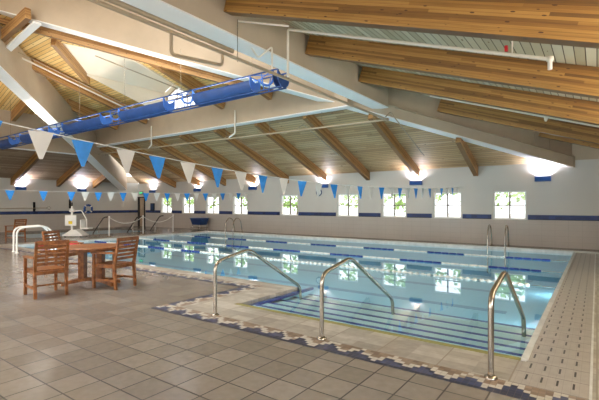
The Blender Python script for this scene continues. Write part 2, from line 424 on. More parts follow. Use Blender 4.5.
# navy band
m = MB(); cur = -25.6
for x in sorted(wx): m.box(cur, YW-.012, .96, x-half-.05, YW, 1.14); cur = x+half+.05
m.box(cur, YW-.012, .96, XR, YW, 1.14); struct(m.build('trim_1', M_navy))
m = MB(); m.box(XL, YB, .96, XL+.012, YW, 1.14); struct(m.build('trim_2', M_navy))
m = MB(); m.box(XR-.012, YB, .96, XR, -.62, 1.14); m.box(XR-.012, 2.62, .96, XR, YW, 1.14); struct(m.build('trim_3', M_navy))
def window(n, x, y, z0, z1, hw, mull=(0,), bars=(.5,)):
    r = bpy.data.objects.new('window_%d' % n, None); COL.objects.link(r); r.location = (x, y, z0); r['kind'] = 'structure'
    h = z1-z0; m = MB()
    m.box(-hw, -.0, 0, -hw+.05, .1, h); m.box(hw-.05, 0, 0, hw, .1, h); m.box(-hw+.05, 0, 0, hw-.05, .1, .05); m.box(-hw+.05, 0, h-.05, hw-.05, .1, h)
    m.build('window_frame', M_white, r)
    m = MB()
    for q in mull: m.box(q-.025, .02, .05, q+.025, .08, h-.05)
    for q in bars: m.box(-hw+.05, .025, h*q-.02, hw-.05, .075, h*q+.02)
    m.build('mullion', M_mull, r)
    MB().box(-hw+.05, .045, .05, hw-.05, .053, h-.05).build('pane', M_glass, r)
    return r
n = 1
for x in wx: window(n, x, YW+.08, WZ0, WZ1, half); n += 1
# windows behind the camera
for x in bwx:
    r = window(n, x, YB-.16, .5, 2.9, 1.5, (-.5, .5), (.5,)); n += 1
r = window(n, 0, 0, .8, 2.6, 1.6, (-.5, .5), ()); r.location = (XR+.16, 1.0, .8); r.rotation_euler = (0, 0, -PI/2); n += 1

# ------------------------------------------------------------------ roof decks
def deck(name, pts, zf, mat, th=.1):
    P = [(x, y, zf(x, y)) for x, y in pts]
    return struct(MB().prism(P, (0, 0, th)).build(name, mat))
zA = lambda x, y: 3.0+.39*(17-y)
zR = lambda x, y: 5.5-.335*(x+5.54)
zC = lambda x, y: 5.75+.27*(11.6-y)
zLa = lambda x, y: 3.0+.38*(x+26.5)
zLc = lambda x, y: 5.75+.33*(x+22.4)
hx = lambda y, w=-.2: H(17-y, w).x
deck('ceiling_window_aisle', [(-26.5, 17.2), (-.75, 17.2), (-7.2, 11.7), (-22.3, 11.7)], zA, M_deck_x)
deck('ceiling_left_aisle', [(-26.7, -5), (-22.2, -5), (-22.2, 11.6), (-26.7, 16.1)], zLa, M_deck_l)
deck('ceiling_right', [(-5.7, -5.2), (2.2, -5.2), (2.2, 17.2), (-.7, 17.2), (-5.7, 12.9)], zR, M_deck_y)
# middle roof, with the dormer opening
dx0, dx1, dxc = -16.3, -13.2, -15.0
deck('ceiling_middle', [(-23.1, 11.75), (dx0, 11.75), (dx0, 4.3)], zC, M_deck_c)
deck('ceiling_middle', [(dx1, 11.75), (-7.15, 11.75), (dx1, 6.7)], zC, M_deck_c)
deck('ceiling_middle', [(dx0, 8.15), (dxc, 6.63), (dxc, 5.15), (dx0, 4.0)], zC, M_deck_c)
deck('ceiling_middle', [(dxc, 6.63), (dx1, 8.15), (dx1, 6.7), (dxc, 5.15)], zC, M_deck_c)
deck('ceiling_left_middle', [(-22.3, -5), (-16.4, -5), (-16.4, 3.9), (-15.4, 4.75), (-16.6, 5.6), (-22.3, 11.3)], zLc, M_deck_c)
struct(MB().box(-14.3, -5.2, 8.35, -5.3, 7.5, 8.45).build('ceiling_top', M_tan))
struct(MB().box(-16.4, -5.2, 8.2, -14.2, 5.6, 8.3).build('ceiling_top', M_deck_c))
# dormer shell
ez, rz_ = 6.68, 7.2
m = MB()
for sx in (-1, 1):
    xe = dx0 if sx < 0 else dx1
    m.prism([(xe, 8.15, ez), (xe, 11.75, ez), (dxc, 11.75, rz_), (dxc, 6.63, rz_)], (0, 0, .06))
    m.prism([(xe, 8.15, ez), (xe, 11.75, ez), (xe, 11.75, 5.66), (xe, 8.15, ez-.06)], (-sx*.03, 0, 0))
struct(m.build('ceiling_dormer', M_dorm))
# gable wall + window of the dormer
gx, gz0, gze, gza = 1.1, 5.85, 6.5, 6.98
m = MB()
m.box(dxc-1.3, 11.75, 5.6, dxc-gx, 11.87, 6.72); m.box(dxc+gx, 11.75, 5.6, dx1, 11.87, 6.72); m.box(dxc-gx, 11.75, 5.6, dxc+gx, 11.87, gz0)
m.prism([(dxc-gx, 11.75, gze), (dxc, 11.75, gza), (dxc, 11.75, rz_+.04), (dxc-gx, 11.75, 6.72)], (0, .12, 0))
m.prism([(dxc+gx, 11.75, gze), (dxc, 11.75, gza), (dxc, 11.75, rz_+.04), (dxc+gx, 11.75, 6.72)], (0, .12, 0))
struct(m.build('wall_dormer', M_dorm))
r = bpy.data.objects.new('window_%d' % n, None); COL.objects.link(r); r['kind'] = 'structure'; n += 1
m = MB()
m.tube([(dxc-gx+.03, 11.8, gz0), (dxc-gx+.03, 11.8, gze), (dxc, 11.8, gza-.03), (dxc+gx-.03, 11.8, gze), (dxc+gx-.03, 11.8, gz0), (dxc-gx+.03, 11.8, gz0)], .035, 6)
m.build('window_frame', M_pipe, r)
m = MB()
for q in (-.37, .37): m.box(dxc+q-.02, 11.78, gz0, dxc+q+.02, 11.82, gza-.16)
m.box(dxc-gx, 11.78, 6.3, dxc+gx, 11.82, 6.34)
m.build('mullion', M_pipe, r)
MB().add([(dxc-gx, 11.83, gz0), (dxc+gx, 11.83, gz0), (dxc+gx, 11.83, gze), (dxc, 11.83, gza), (dxc-gx, 11.83, gze)], [(0, 1, 2, 3, 4)]).build('pane', M_glass, r)

# ------------------------------------------------------------------ headers and hips (painted boxes, white soffits)
def header(name, x0, y0, x1, y1, z0, z1, sof=.03):
    o = struct(MB().box(x0, y0, z0+sof, x1, y1, z1).build(name, M_tan))
    MB().box(x0-.004, y0-.004, z0, x1+.004, y1+.004, z0+sof).build('soffit', M_white, o)
    return o
header('header_beam', -6.02, YB, -5.54, 12.6, 4.68, 8.4)
header('header_beam', -22.4, 11.6, -6.5, 11.95, 4.68, 5.8)
header('header_beam', -22.4, YB, -22.05, 11.6, 4.15, 5.9)
# hip to the far right corner: slim box with a ledge and a wall set back above it
def hipbox(pf, s0, s1, w0, w1, z0, z1a, z1b, mat, name='hip_beam', parent=None):
    a = [pf(s0, w0, z0), pf(s0, w1, z0), pf(s1, w1, z0), pf(s1, w0, z0)]
    b_ = [pf(s0, w0, z1a), pf(s0, w1, z1a), pf(s1, w1, z1b), pf(s1, w0, z1b)]
    return MB().hexa(a, b_).build(name, mat, parent)
o = struct(hipbox(H, -.05, 4.3, -.42, 0, .03, .42, .42, M_tan)); hipbox(H, -.05, 4.3, -.424, .004, 0, .03, .03, M_white, 'soffit', o)
hipbox(H, -.05, 4.3, -.42, -.16, .42, 1.3, 1.7, M_tan, 'upper_wall', o)
o = struct(hipbox(H, 4.3, 13.6, -.42, 0, .03, 3.3, 2.2, M_tan)); hipbox(H, 4.3, 13.6, -.424, .004, 0, .03, .03, M_white, 'soffit', o)
h20 = Vector((-26.5, 15.6, 2.5)); h2d = Vector((1, -1.04, .34)); h2n = Vector((.7208, .6931, 0))
def H2(s, w=0, dz=0): return h20+h2d*s+h2n*w+Vector((0, 0, dz))
o = struct(hipbox(H2, .05, 12.2, 0, .47, .03, 1.25, 1.4, M_tan)); hipbox(H2, .05, 12.2, -.004, .474, 0, .03, .03, M_white, 'soffit', o)

# ------------------------------------------------------------------ glulam beams
def beam(name, p0, p1, w_, h_, mat, cap=True):
    """p0, p1: ends of the bottom centre line"""
    p0, p1 = Vector(p0), Vector(p1); d = p1-p0; L = d.length; x = d.normalized(); y = Vector((0, 0, 1)).cross(x).normalized(); z = x.cross(y)
    Mx = Matrix((x, y, z)).transposed().to_4x4(); Mx.translation = p0
    o = struct(MB().box(0, -w_/2, 0, L, w_/2, h_).build(name, mat, None, Mx, .006)); return o
for k in range(9):                              # window aisle
    x = -3.82-2.312*k
    y1 = 11.95 if x < -6.9 else max(11.95, 17-(-.61-x)/1.18+.15)
    beam('roof_beam', (x, 16.99, 2.62), (x, y1, 2.62+.39*(16.99-y1)), .17, .36, M_glu)
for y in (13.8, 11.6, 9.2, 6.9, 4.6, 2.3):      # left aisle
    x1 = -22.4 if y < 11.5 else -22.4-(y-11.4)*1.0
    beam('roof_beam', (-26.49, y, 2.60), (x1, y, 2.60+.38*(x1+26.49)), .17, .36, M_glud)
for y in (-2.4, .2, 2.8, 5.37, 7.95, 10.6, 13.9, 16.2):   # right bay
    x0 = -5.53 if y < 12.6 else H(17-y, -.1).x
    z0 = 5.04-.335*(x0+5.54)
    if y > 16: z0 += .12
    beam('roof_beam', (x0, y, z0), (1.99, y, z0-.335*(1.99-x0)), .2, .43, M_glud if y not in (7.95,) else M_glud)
for x, y1 in ((-9.64, 9.6), (-12.1, 8.2), (-17.3, 6.6), (-19.8, 9.0)):    # middle roof
    beam('roof_beam', (x, 11.48, 5.32), (x, y1, 5.32+.27*(11.48-y1)), .18, .42, M_glu)
for y, x1 in ((7.7, -19.2), (5.3, -17.3), (2.8, -14.4)):
    beam('roof_beam', (-22.04, y, 5.38+.02), (x1, y, 5.40+.33*(x1+22.04)), .18, .42, M_glu)
beam('valley_beam', (-16.5, 8.35, 6.33), (-14.75, 6.3, 6.85), .16, .34, M_glu)
beam('hip_rafter', H(7.2, -.62, -.22), H(12.6, -.62, -.22), .18, .36, M_glu)
beam('roof_beam', (-13.9, 5.25, 7.12), (-17.6, 5.25, 6.72), .16, .34, M_glu)
o = beam('hip_trim', (-13.9, 5.5, 7.05), (-17.2, 5.5, 6.62), .22, .07, M_white)

# ------------------------------------------------------------------ pipes
def pipe(name, pts, r, label, mat=None, rad=.08, n=10):
    m = MB().tube(smooth_path(pts, rad) if len(pts) > 2 else pts, r, n)
    o = m.build(name, mat or M_pipe); setp(o, label, 'pipe'); return o
t = thing('sprinkler_main', 'long cream pipe running under the headers around the hall', 'pipe', (-5.22, 11.8, 4.12))
for pa, pb in (((0, -16.6, 0), (0, 0, 0)), ((0, 0, 0), (-17.1, 0, .17)), ((-17.1, 0, .17), (-17.1, -16.6, .05))):
    MB().tube([pa, pb], .032, 10).build('pipe_run', M_pipe, t)
for pa in ((0, 0, 0), (-17.1, 0, .17)):
    MB().lathe([(.001, -.06), (.045, -.045), (.055, 0), (.045, .045), (.001, .06)], pa, 12).build('elbow', M_pipe, t)
pipe('sprinkler_loop', [(-5.22, 3.9, 4.09), (-5.22, 3.9, 3.78), (-5.22, 4.95, 3.9), (-5.22, 4.95, 4.09)], .028, 'cream pipe loop hanging under the pipe at top centre')
m = MB().tube([(-5.22, -4.8, 4.22), (-5.22, 5.2, 4.22)], .04, 10); o = m.build('drain_pipe', M_pipe); setp(o, 'thicker cream pipe beside the header at the top of the picture', 'pipe')
t = thing('branch_pipe', 'white sloping sprinkler pipe between the two topmost brown beams', 'pipe', (-5.22, 6.8, 5.16))
MB().tube(smooth_path([(0, 0, -1.0), (0, 0, 0), (4.7, 0, -1.6)], .06), .026, 10).build('pipe_run', M_pipew, t)
MB().lathe([(.03, -.12), (.03, 0), (.045, .0), (.045, .06), (.03, .06)], (4.68, 0, -1.62), 10).build('sprinkler_head', M_pipew, t)
MB().tube([(4.2, 0, -1.4), (4.2, .0, -1.2)], .012, 6).build('hanger_rod', M_pipew, t)
MB().box(4.1, -.03, -1.36, 4.14, .03, -1.28).build('red_tag', M_red, t)
t = thing('branch_pipe', 'thin white sloping pipe in front of the lowest brown beams at right', 'pipe', (-4.0, 12.1, 4.72))
MB().tube([(0, 0, 0), (5.9, 0, -1.98)], .022, 8).build('pipe_run', M_pipew, t)
MB().lathe([(.02, -.1), (.04, -.05), (.04, 0), (.02, 0)], (2.95, 0, -1.0), 8).build('sprinkler_head', M_pipew, t)
pipe('conduit', [(-5.5, 5.62, 4.98), (-4.3, 5.62, 4.58)], .016, 'short white conduit under the topmost brown beam', M_pipew)
pipe('cable', [(-5.5, 5.6, 5.0), (-5.5, 5.6, 4.2)], .007, 'thin grey cable dropping from the topmost brown beam', M_steel)
pipe('curved_conduit', [(-5.6, 6.1, 4.64), (-5.6, 6.3, 4.5), (-5.4, 6.5, 4.75), (-5.4, 6.5, 4.3)], .018, 'small crooked white conduit beside the end of the blue truss', M_pipew, .06)
pipe('roof_pipe', [(-16.75, 5.6, 6.92), (-16.75, 11.3, 5.45)], .03, 'cream sloping pipe under the golden middle roof', M_pipew)
pipe('roof_conduit', [(-16.55, 5.6, 6.98), (-16.55, 11.3, 5.5)], .018, 'thin conduit beside the sloping pipe under the middle roof', M_pipe)
pipe('dormer_pipe', [(-14.3, 7.5, 6.75), (-14.3, 11.5, 6.35)], .022, 'thin pipe crossing the white dormer', M_pipe)
pipe('hip_conduit', [H(4.1, .05, .36), H(.05, .05, .36), H(.05, .05, .0)], .018, 'thin conduit along the sloping painted beam at right, ending in a drop', M_pipe, .05)
for k, q in enumerate((.6, .95)):
    pipe('hip_conduit_riser', [H(q, .0, .42), H(q, .0, .78)], .012, ('short upright conduit nearer the low end of the sloping painted beam', 'short upright conduit farther up the sloping painted beam')[k], M_pipe)
for i, x in enumerate((-5.25, -8.6, -12.3, -15.9)):
    pipe('aisle_pipe', [(x, 11.75, 4.2), (x, 12.1, 4.42), (x, 15.2, 3.35)], .018, ('first', 'second', 'third', 'fourth')[i]+' thin sloping pipe from the right under the window side planks', M_pipe, .1)
for i, x in enumerate((-11.45, -16.9)):
    m = MB().tube(smooth_path([(x, 11.52, 5.2), (x, 11.52, 4.3), (x-.5, 11.7, 4.22)], .06), .03, 8); o = m.build('drop_pipe', M_pipew)
    setp(o, ('white drop pipe on the header behind the blue truss, nearer one', 'white drop pipe on the header behind the blue truss, farther one')[i], 'pipe')
words = ['first', 'second', 'third', 'fourth', 'fifth', 'sixth', 'seventh', 'eighth', 'ninth', 'tenth', 'eleventh', 'twelfth', 'thirteenth', 'fourteenth', 'fifteenth', 'sixteenth', 'seventeenth', 'eighteenth', 'nineteenth', 'twentieth']
for k in range(7):
    x = -7.6-2.312*k
    m = MB().tube([(x, 11.8, 4.16), (x, 11.8, 4.67)], .008, 6); o = m.build('hanger_rod', M_steel)
    setp(o, words[k]+' thin hanger rod from the right above the long cream pipe', 'rod', 'hanger rods under the header')

# ------------------------------------------------------------------ wall uplights
up_proto = None
def uplight(x, y, z, rz, label, power=22):
    global up_proto
    t = thing('wall_uplight', label, 'lamp', (x, y, z), rz, 'blue uplights on the walls')
    if up_proto is None:
        m = MB(); m.prism([(-.24, 0, 0), (-.24, -.12, .03), (-.24, -.17, .17), (-.24, -.155, .17), (-.24, -.11, .045), (-.24, -.0, .02)], (.48, 0, 0))
        m.box(-.25, -.17, .0, -.235, 0, .17); m.box(.235, -.17, 0, .25, 0, .17)
        a = m.build('housing', M_bluef, t); b_ = MB().box(-.2, -.1, .06, .2, -.02, .09).build('lamp_lens', M_lampglow, t); up_proto = (a, b_)
    else:
        for q in up_proto:
            c_ = q.copy(); COL.objects.link(c_); c_.parent = t
    o = area('uplight', (0, -.1, .2), (PI, 0, 0), .4, .1, power, UPL, 150); o.parent = t
for k in range(6):
    x = -1.56-4.63*k
    if x < XL+1: continue
    uplight(x, YW, 2.34, 0, words[k]+' blue uplight from the right above the windows')
for k, y in enumerate((13.0, 9.6, 5.2, .6)):
    uplight(XL, y, 2.34, PI/2, words[k]+' blue uplight on the end wall counted from the far corner')
for k, y in enumerate((14.0, 9.4, 4.8)):
    uplight(XR, y, 2.34, -PI/2, words[k]+' blue uplight on the right wall counted from the far corner', 30)

def fill(name, label, loc, rz, L, power):  # long upward lamp added out of view to brighten the ceiling
    t = thing(name, label, 'lamp', loc, rz)
    MB().prism([(-L/2, 0, 0), (-L/2, -.16, .06), (-L/2, -.18, .16), (-L/2, -.16, .16), (-L/2, -.14, .08), (-L/2, 0, .03)], (L, 0, 0)).build('housing', M_bluef, t)
    o = area('fill_light', (0, -.09, .17), (PI, 0, 0), L*.95, .08, power, (1, .93, .84), 170); o.parent = t
fill('fill_lamp', 'added long blue cove lamp on the right wall beside the camera', (XR, 6.5, 2.3), -PI/2, 8, 420)
fill('fill_lamp', 'added long blue cove lamp on the wall behind the camera', (-9, YB, 3.2), PI, 14, 480)
# ------------------------------------------------------------------ door, exit sign, wall fittings
r = bpy.data.objects.new('door_1', None); COL.objects.link(r); r.location = (-26.05, YW, 0); r['kind'] = 'structure'
m = MB(); m.box(-.44, -.05, 0, -.18, 0, 2.04); m.build('door_gap', M_black, r)
m = MB(); m.box(-.18, -.04, 0, .33, 0, 2.0); m.build('door_leaf', M_door, r)
m = MB(); m.box(-.44, -.06, 2.0, .4, 0, 2.08); m.box(.33, -.06, 0, .4, 0, 2.0); m.build('door_frame', M_black, r)
t = thing('exit_sign', 'small green lit exit sign above the dark door', 'sign', (-26.05, 16.98, 2.25))
sb_ = MB().box(-.2, -.05, 0, .2, 0, .2).build('sign_box', M_black, t)
def letters(strokes, x0, w_, h_, th):
    m = MB()
    for (ax, az, bx_, bz) in strokes:
        m.tube([(x0+ax*w_, -.053, az*h_), (x0+bx_*w_, -.053, bz*h_)], th, 6)
    return m
LET = {'E': [(0, 0, 0, 1), (0, 0, 1, 0), (0, .5, .8, .5), (0, 1, 1, 1)], 'X': [(0, 0, 1, 1), (0, 1, 1, 0)], 'I': [(.5, 0, .5, 1)], 'T': [(.5, 0, .5, 1), (0, 1, 1, 1)]}
for k, q in enumerate('EXIT'):
    o = letters(LET[q], -.165+.09*k, .06, .12, .009).build('letter', M_exit, sb_); o.location = (0, 0, .04)
t = thing('notice_box', 'dark wall box between the door and the leftmost window', 'box', (-24.75, YW, 1.12))
MB().box(-.2, -.08, 0, .2, 0, .5).build('box_body', M_black, t, None, .01); MB().box(-.16, -.09, .05, .16, -.08, .45).build('box_front', M_navybin, t)
t = thing('wall_clock', 'round blue-rimmed wall clock behind the nearer pennants', 'clock', (-11.1, YW-.01, 2.12))
Mx = Matrix.Rotation(PI/2, 4, 'X')
MB().lathe([(.15, 0), (.15, .03), (.0001, .03)], (0, 0, 0), 28, False).build('face', M_white, t, Mx)
MB().tube([(.15*math.cos(a*PI/14), -.02, .15*math.sin(a*PI/14)) for a in range(29)], .025, 8, False).build('rim', M_navybin, t)
MB().box(-.006, -.045, 0, .006, -.04, .11).box(0, -.045, -.005, .08, -.04, .005).build('hand', M_black, t)
t = thing('rescue_pole', 'long pale pole hanging along the end wall', 'pole', (XL+.06, 5.0, 1.3))
MB().tube([(0, 0, 0), (0, 5.9, .02)], .02, 8).build('shaft', M_pipe, t)
MB().tube([(0, 5.9, .02), (0, 6.1, .12), (0, 6.2, .02), (0, 6.1, -.08), (0, 5.9, .02)], .01, 6).build('hook', M_steel, t)
for i, (y, z) in enumerate(((10.3, 1.12), (12.3, 1.3))):
    t = thing('wall_bracket', ('upright black wall bracket above the far left armchair', 'upright black wall bracket behind the white pool lift')[i], 'bracket', (XL, y, z))
    MB().box(0, -.06, 0, .03, .06, .55).build('back_plate', M_black, t); MB().box(.03, -.03, .1, .14, .03, .16).build('arm', M_black, t)
t = thing('lifebuoy', 'blue ring buoy on the end wall right of the pool lift', 'lifebuoy', (XL+.08, 13.4, 1.25))
MB().tube([(0, .24*math.cos(a*PI/14), .24*math.sin(a*PI/14)) for a in range(29)], .065, 10, False).build('ring', M_bluef, t)
for a in range(4):
    q = a*PI/2+PI/4; MB().tube([(0, .24*math.cos(q-.15), .24*math.sin(q-.15)), (0, .24*math.cos(q+.15), .24*math.sin(q+.15))], .073, 10).build('band', M_white, t)

# ------------------------------------------------------------------ suspended blue truss
A = Vector((-6.35, 8.1, 4.66)); B = Vector((-21.9, 7.1, 4.24)); dd = B-A; LT = dd.length
x_ = dd.normalized(); y_ = Vector((0, 0, 1)).cross(x_).normalized(); z_ = x_.cross(y_)
MT = Matrix((x_, y_, z_)).transposed().to_4x4()
t = thing('suspended_truss', 'long blue frame with curved blue panels hanging under the roof', 'truss', A)
t.rotation_euler = MT.to_euler()
# local: x along, y points back to the room's near side (-y world) or far side; z up
rr = .2
for (yy, zz) in ((-rr, rr), (rr, rr), (-rr*.5, -rr*1.05), (rr*.5, -rr*1.05)):
    MB().tube([(0, yy, zz), (LT, yy, zz)], .022, 8).build('rail', M_bluefab, t)
def crescent(x, th, mat, name, r1=.23):
    pts = [(x, r1*math.cos(a), r1*math.sin(a)+.03) for a in [PI*1.0+k*PI/12 for k in range(13)]]
    pts += [(x, r1*1.0, .2), (x, r1*.55, .1), (x, 0, .05), (x, -r1*.55, .1), (x, -r1, .2)]
    return MB().prism(pts, (th, 0, 0)).build(name, mat, t)
def shell(x0, x1):
    m = MB(); n_ = 14; vs_ = []
    for x in (x0, x1):
        for r1 in (.215, .205):
            for k in range(n_+1):
                a = PI*.86+k*(PI*1.28)/n_; vs_.append((x, r1*math.cos(a), r1*math.sin(a)+.0))
    q = n_+1; fs = []
    for k in range(n_):
        fs.append((k, k+1, 2*q+k+1, 2*q+k)); fs.append((q+k, 3*q+k, 3*q+k+1, q+k+1))
    fs += [(0, 2*q, 3*q, q), (n_, q+n_, 3*q+n_, 2*q+n_)]
    m.add(vs_, fs, True); return m.build('panel', M_bluefab, t)
crescent(0, .03, M_bluefab, 'end_plate', .25); crescent(.16, .02, M_bluefab, 'end_plate', .24)
for (a, b_) in ((.92, 3.0), (4.25, 6.45), (7.5, 9.9), (10.9, 13.2), (14.2, 15.4)):
    shell(a, min(b_, LT)); crescent(a-.02, .02, M_bluelt, 'end_plate', .22); crescent(min(b_, LT-.02), .02, M_bluelt, 'end_plate', .22)
for g0 in (.2, 3.1, 6.6, 10.0, 13.3):
    pts = [(g0+.08*k, .1*math.cos(k*1.1), .02+.1*math.sin(k*1.1)) for k in range(9)]
    MB().tube(smooth_path(pts, .05, 3), .03, 8).build('hose', M_bluelt, t)
    MB().tube([(g0+.0, rr, rr), (g0+.7, -rr, rr)], .014, 6).tube([(g0, -rr, rr), (g0+.7, rr, rr)], .014, 6).tube([(g0+.35, -rr, rr), (g0+.35, -rr*.5, -rr)], .014, 6).tube([(g0+.35, rr, rr), (g0+.35, rr*.5, -rr)], .014, 6).build('brace', M_bluelt, t)
for k in range(6):
    x = 1.0+2.7*k; wp = A+x_*x
    MB().tube([(x, 0, rr), (x, 0, 1.6 if k < 2 else 1.9)], .006, 6).build('hanger_wire', M_steel, t)
for x0_ in (.95, 4.28, 7.55, 10.95):
    MB().tube([(x0_+.05, 0, -.1), (x0_+2.0, 0, -.1)], .02, 8).build('lamp_tube', M_white, t)
    o = area('uplight', (x0_+1.0, 0, -.06), (PI, 0, 0), 1.9, .12, 34, (1, .95, .87), 150); o.parent = t
for k in range(6):
    x = 1.0+2.7*k; MB().tube([(x, -rr, rr), (x, rr, rr)], .016, 6).build('cross_bar', M_bluefab, t)

# ------------------------------------------------------------------ stair handrails in the foreground
def handrail(x, y, label, dy=1.98):
    t = thing('handrail', label, 'handrail', (x, y, 0), 0, 'stainless handrails at the pool stair')
    path = smooth_path([(0, 0, 0), (0, 0, .72), (0, .66, .84), (0, dy-.02, .08), (0, dy, -.1), (0, dy, -.3)], .13, 8)
    MB().tube(path, .025, 14).build('rail', M_steel, t)
    MB().lathe([(.055, 0), (.055, .012), (.03, .03), (.026, .03)], (0, 0, 0), 20).build('foot_flange', M_steel, t)
handrail(-4.2, 3.85, 'stainless handrail at the left end of the pool stair')
handrail(-2.5, 3.88, 'stainless handrail in the middle of the pool stair')
handrail(-.745, 3.86, 'stainless handrail at the right end, nearest the drain tiles')
def rail_white(x, y, label):
    t = thing('white_handrail', label, 'handrail', (x, y, 0), 0, 'white handrails at the left end of the pool')
    MB().tube(smooth_path([(0, 0, 0), (0, 0, .78), (0, .85, .82), (0, 1.1, .5), (0, 1.15, -.3)], .22, 7), .028, 12).build('rail', M_white, t)
    MB().lathe([(.055, 0), (.055, .012), (.032, .03), (.03, .03)], (0, 0, 0), 16).build('foot_flange', M_white, t)
rail_white(-15.15, 5.3, 'bent white handrail left of the table, left one of the pair')
rail_white(-14.62, 5.2, 'bent white handrail left of the table, right one of the pair')
# grab rails of the pool ladders on the window side
def ladder(x, y, label, w_=.55):
    t = thing('pool_ladder', label, 'ladder', (x, y, 0), 0, 'ladders on the window side of the pool')
    for sx in (-1, 1):
        MB().tube(smooth_path([(sx*w_/2, .62, 0.02), (sx*w_/2, .5, .68), (sx*w_/2, .2, .86), (sx*w_/2, -.08, .58), (sx*w_/2, -.09, -.9)], .25, 6), .024, 10).build('grab_rail', M_steel, t)
        MB().lathe([(.05, 0), (.05, .012), (.03, .02)], (sx*w_/2, .62, .02), 14).build('foot_flange', M_steel, t)
    for z in (-.3, -.6, -.85):
        MB().box(-w_/2, -.13, z-.02, w_/2, -.05, z).build('step', M_steel, t)
ladder(-2.8, 15.45, 'steel ladder rails below the second window from the right')
ladder(-15.7, 15.45, 'steel ladder rails right of the navy bin')

# small pool: sloping rails, posts with sagging rope
for i, (x, y) in enumerate(((-21.85, 11.35), (-21.1, 12.86), (-21.65, 14.7))):
    t = thing('stair_rail', ('sloping dark handrail right of the pool lift', 'sloping dark handrail beside the dark door', 'sloping dark handrail nearest the leftmost window')[i], 'handrail', (x, y, 0), math.radians(36), 'sloping rails behind the pool')
    MB().tube(smooth_path([(-.06, 0, -.2), (0, 0, 0), (.56, 0, .84), (.78, 0, .86)], .1, 5), .032, 10).build('rail', M_dark, t)
    MB().tube([(.3, 0, .45), (.3, 0, -.9)], .022, 8).build('post', M_steel, t)
posts = [(-18.75, 10.5), (-18.75, 12.3), (-18.75, 14.13)]
for i, (x, y) in enumerate(posts):
    t = thing('rope_post', words[i]+' slim white rope post counted from the pool lift', 'post', (x, y, 0), 0, 'rope posts')
    MB().lathe([(.022, 0), (.022, .92), (.03, .93), (.03, .97), (.001, .98)], (0, 0, 0), 12).build('post', M_white, t)
    MB().lathe([(.12, 0), (.12, .02), (.03, .04)], (0, 0, 0), 16).build('base', M_steel, t)
for i in range(2):
    (xa, ya), (xb, yb) = posts[i], posts[i+1]
    pts = [(xa+(xb-xa)*k/12, ya+.03+(yb-ya-.06)*k/12, .9-.3*(1-(k/6-1)**2)) for k in range(13)]
    o = MB().tube(pts, .016, 8).build('barrier_rope', M_ropew); setp(o, ('sagging white rope between the first and second posts', 'sagging white rope between the second and third posts')[i], 'rope')

# pool lift
t = thing('pool_lift', 'white pool lift with a yellow label beside the small pool', 'pool lift', (-20.05, 9.6, 0), math.radians(36))
MB().box(-.5, -.3, .03, .45, .3, .12).prism([(-.45, -.28, .12), (-.1, -.28, .34), (.1, -.28, .34), (.4, -.28, .12)], (0, .56, 0)).build('base', M_white, t, None, .02)
for sx in (-.4, .35):
    for sy_ in (-.25, .25): MB().lathe([(.05, -.02), (.05, .02)], (sx, sy_, .02), 10).build('wheel', M_black, t)
MB().tube([(-.2, 0, .3), (-.2, 0, 1.35)], .05, 12).build('mast', M_white, t)
bp_ = MB().box(-.48, -.12, .52, .06, -.05, 1.02).build('battery_panel', M_white, t, None, .02)
MB().box(-.3, -.126, .6, -.12, -.119, .74).build('warning_label', M_yellow, bp_)
MB().lathe([(.04, 0), (.11, .03), (.13, .1), (.08, .16), (.04, .2), (.03, .3)], (-.2, 0, 1.15), 14).build('swivel_head', M_white, t)
MB().tube([(-.2, 0, 1.45), (-.2, 0, 1.62)], .03, 8).build('aerial', M_black, t)
MB().tube(smooth_path([(-.2, 0, 1.2), (.2, .1, 1.25), (.45, .1, .8), (.45, .1, .4)], .1, 4), .025, 8).build('arm', M_white, t)
MB().box(.25, -.15, .36, .65, .3, .42).box(.25, -.15, .42, .3, .3, .8).build('seat', M_white, t, None, .015)

# navy bin cart on the far deck
t = thing('bin_cart', 'navy bin on a low stand by the window wall', 'bin', (-19.2, 16.35, 0))
m = MB(); m.hexa([(-.38, -.25, .32), (.38, -.25, .32), (.38, .25, .32), (-.38, .25, .32)], [(-.48, -.33, .7), (.48, -.33, .7), (.48, .33, .7), (-.48, .33, .7)]); m.build('bin_body', M_navybin, t, None, .03)
MB().box(-.5, -.35, .7, .5, .35, .74).build('rim', M_navybin, t, None, .01)
MB().box(-.45, -.28, .12, .45, .28, .16).build('shelf', M_steel, t)
for sx in (-.35, .35):
    for sy_ in (-.23, .23): MB().tube([(sx, sy_, 0), (sx, sy_, .33)], .02, 8).build('leg', M_steel, t)

# red foam float at the near left corner of the pool
t = thing('rescue_float', 'red foam float on the water behind the table', 'float', (-15.9, 6.95, -.02), math.radians(36))
MB().tube([(-.75, 0, .1), (-.7, 0, .1), (.7, 0, .1), (.75, 0, .1)], [.07, .11, .11, .07], 12).build('foam_body', M_red, t)
MB().tube([(-.2, 0, .1), (-.12, 0, .1)], .115, 12).build('strap', M_black, t)
MB().tube([(.3, 0, .1), (.38, 0, .1)], .115, 12).build('strap', M_black, t)

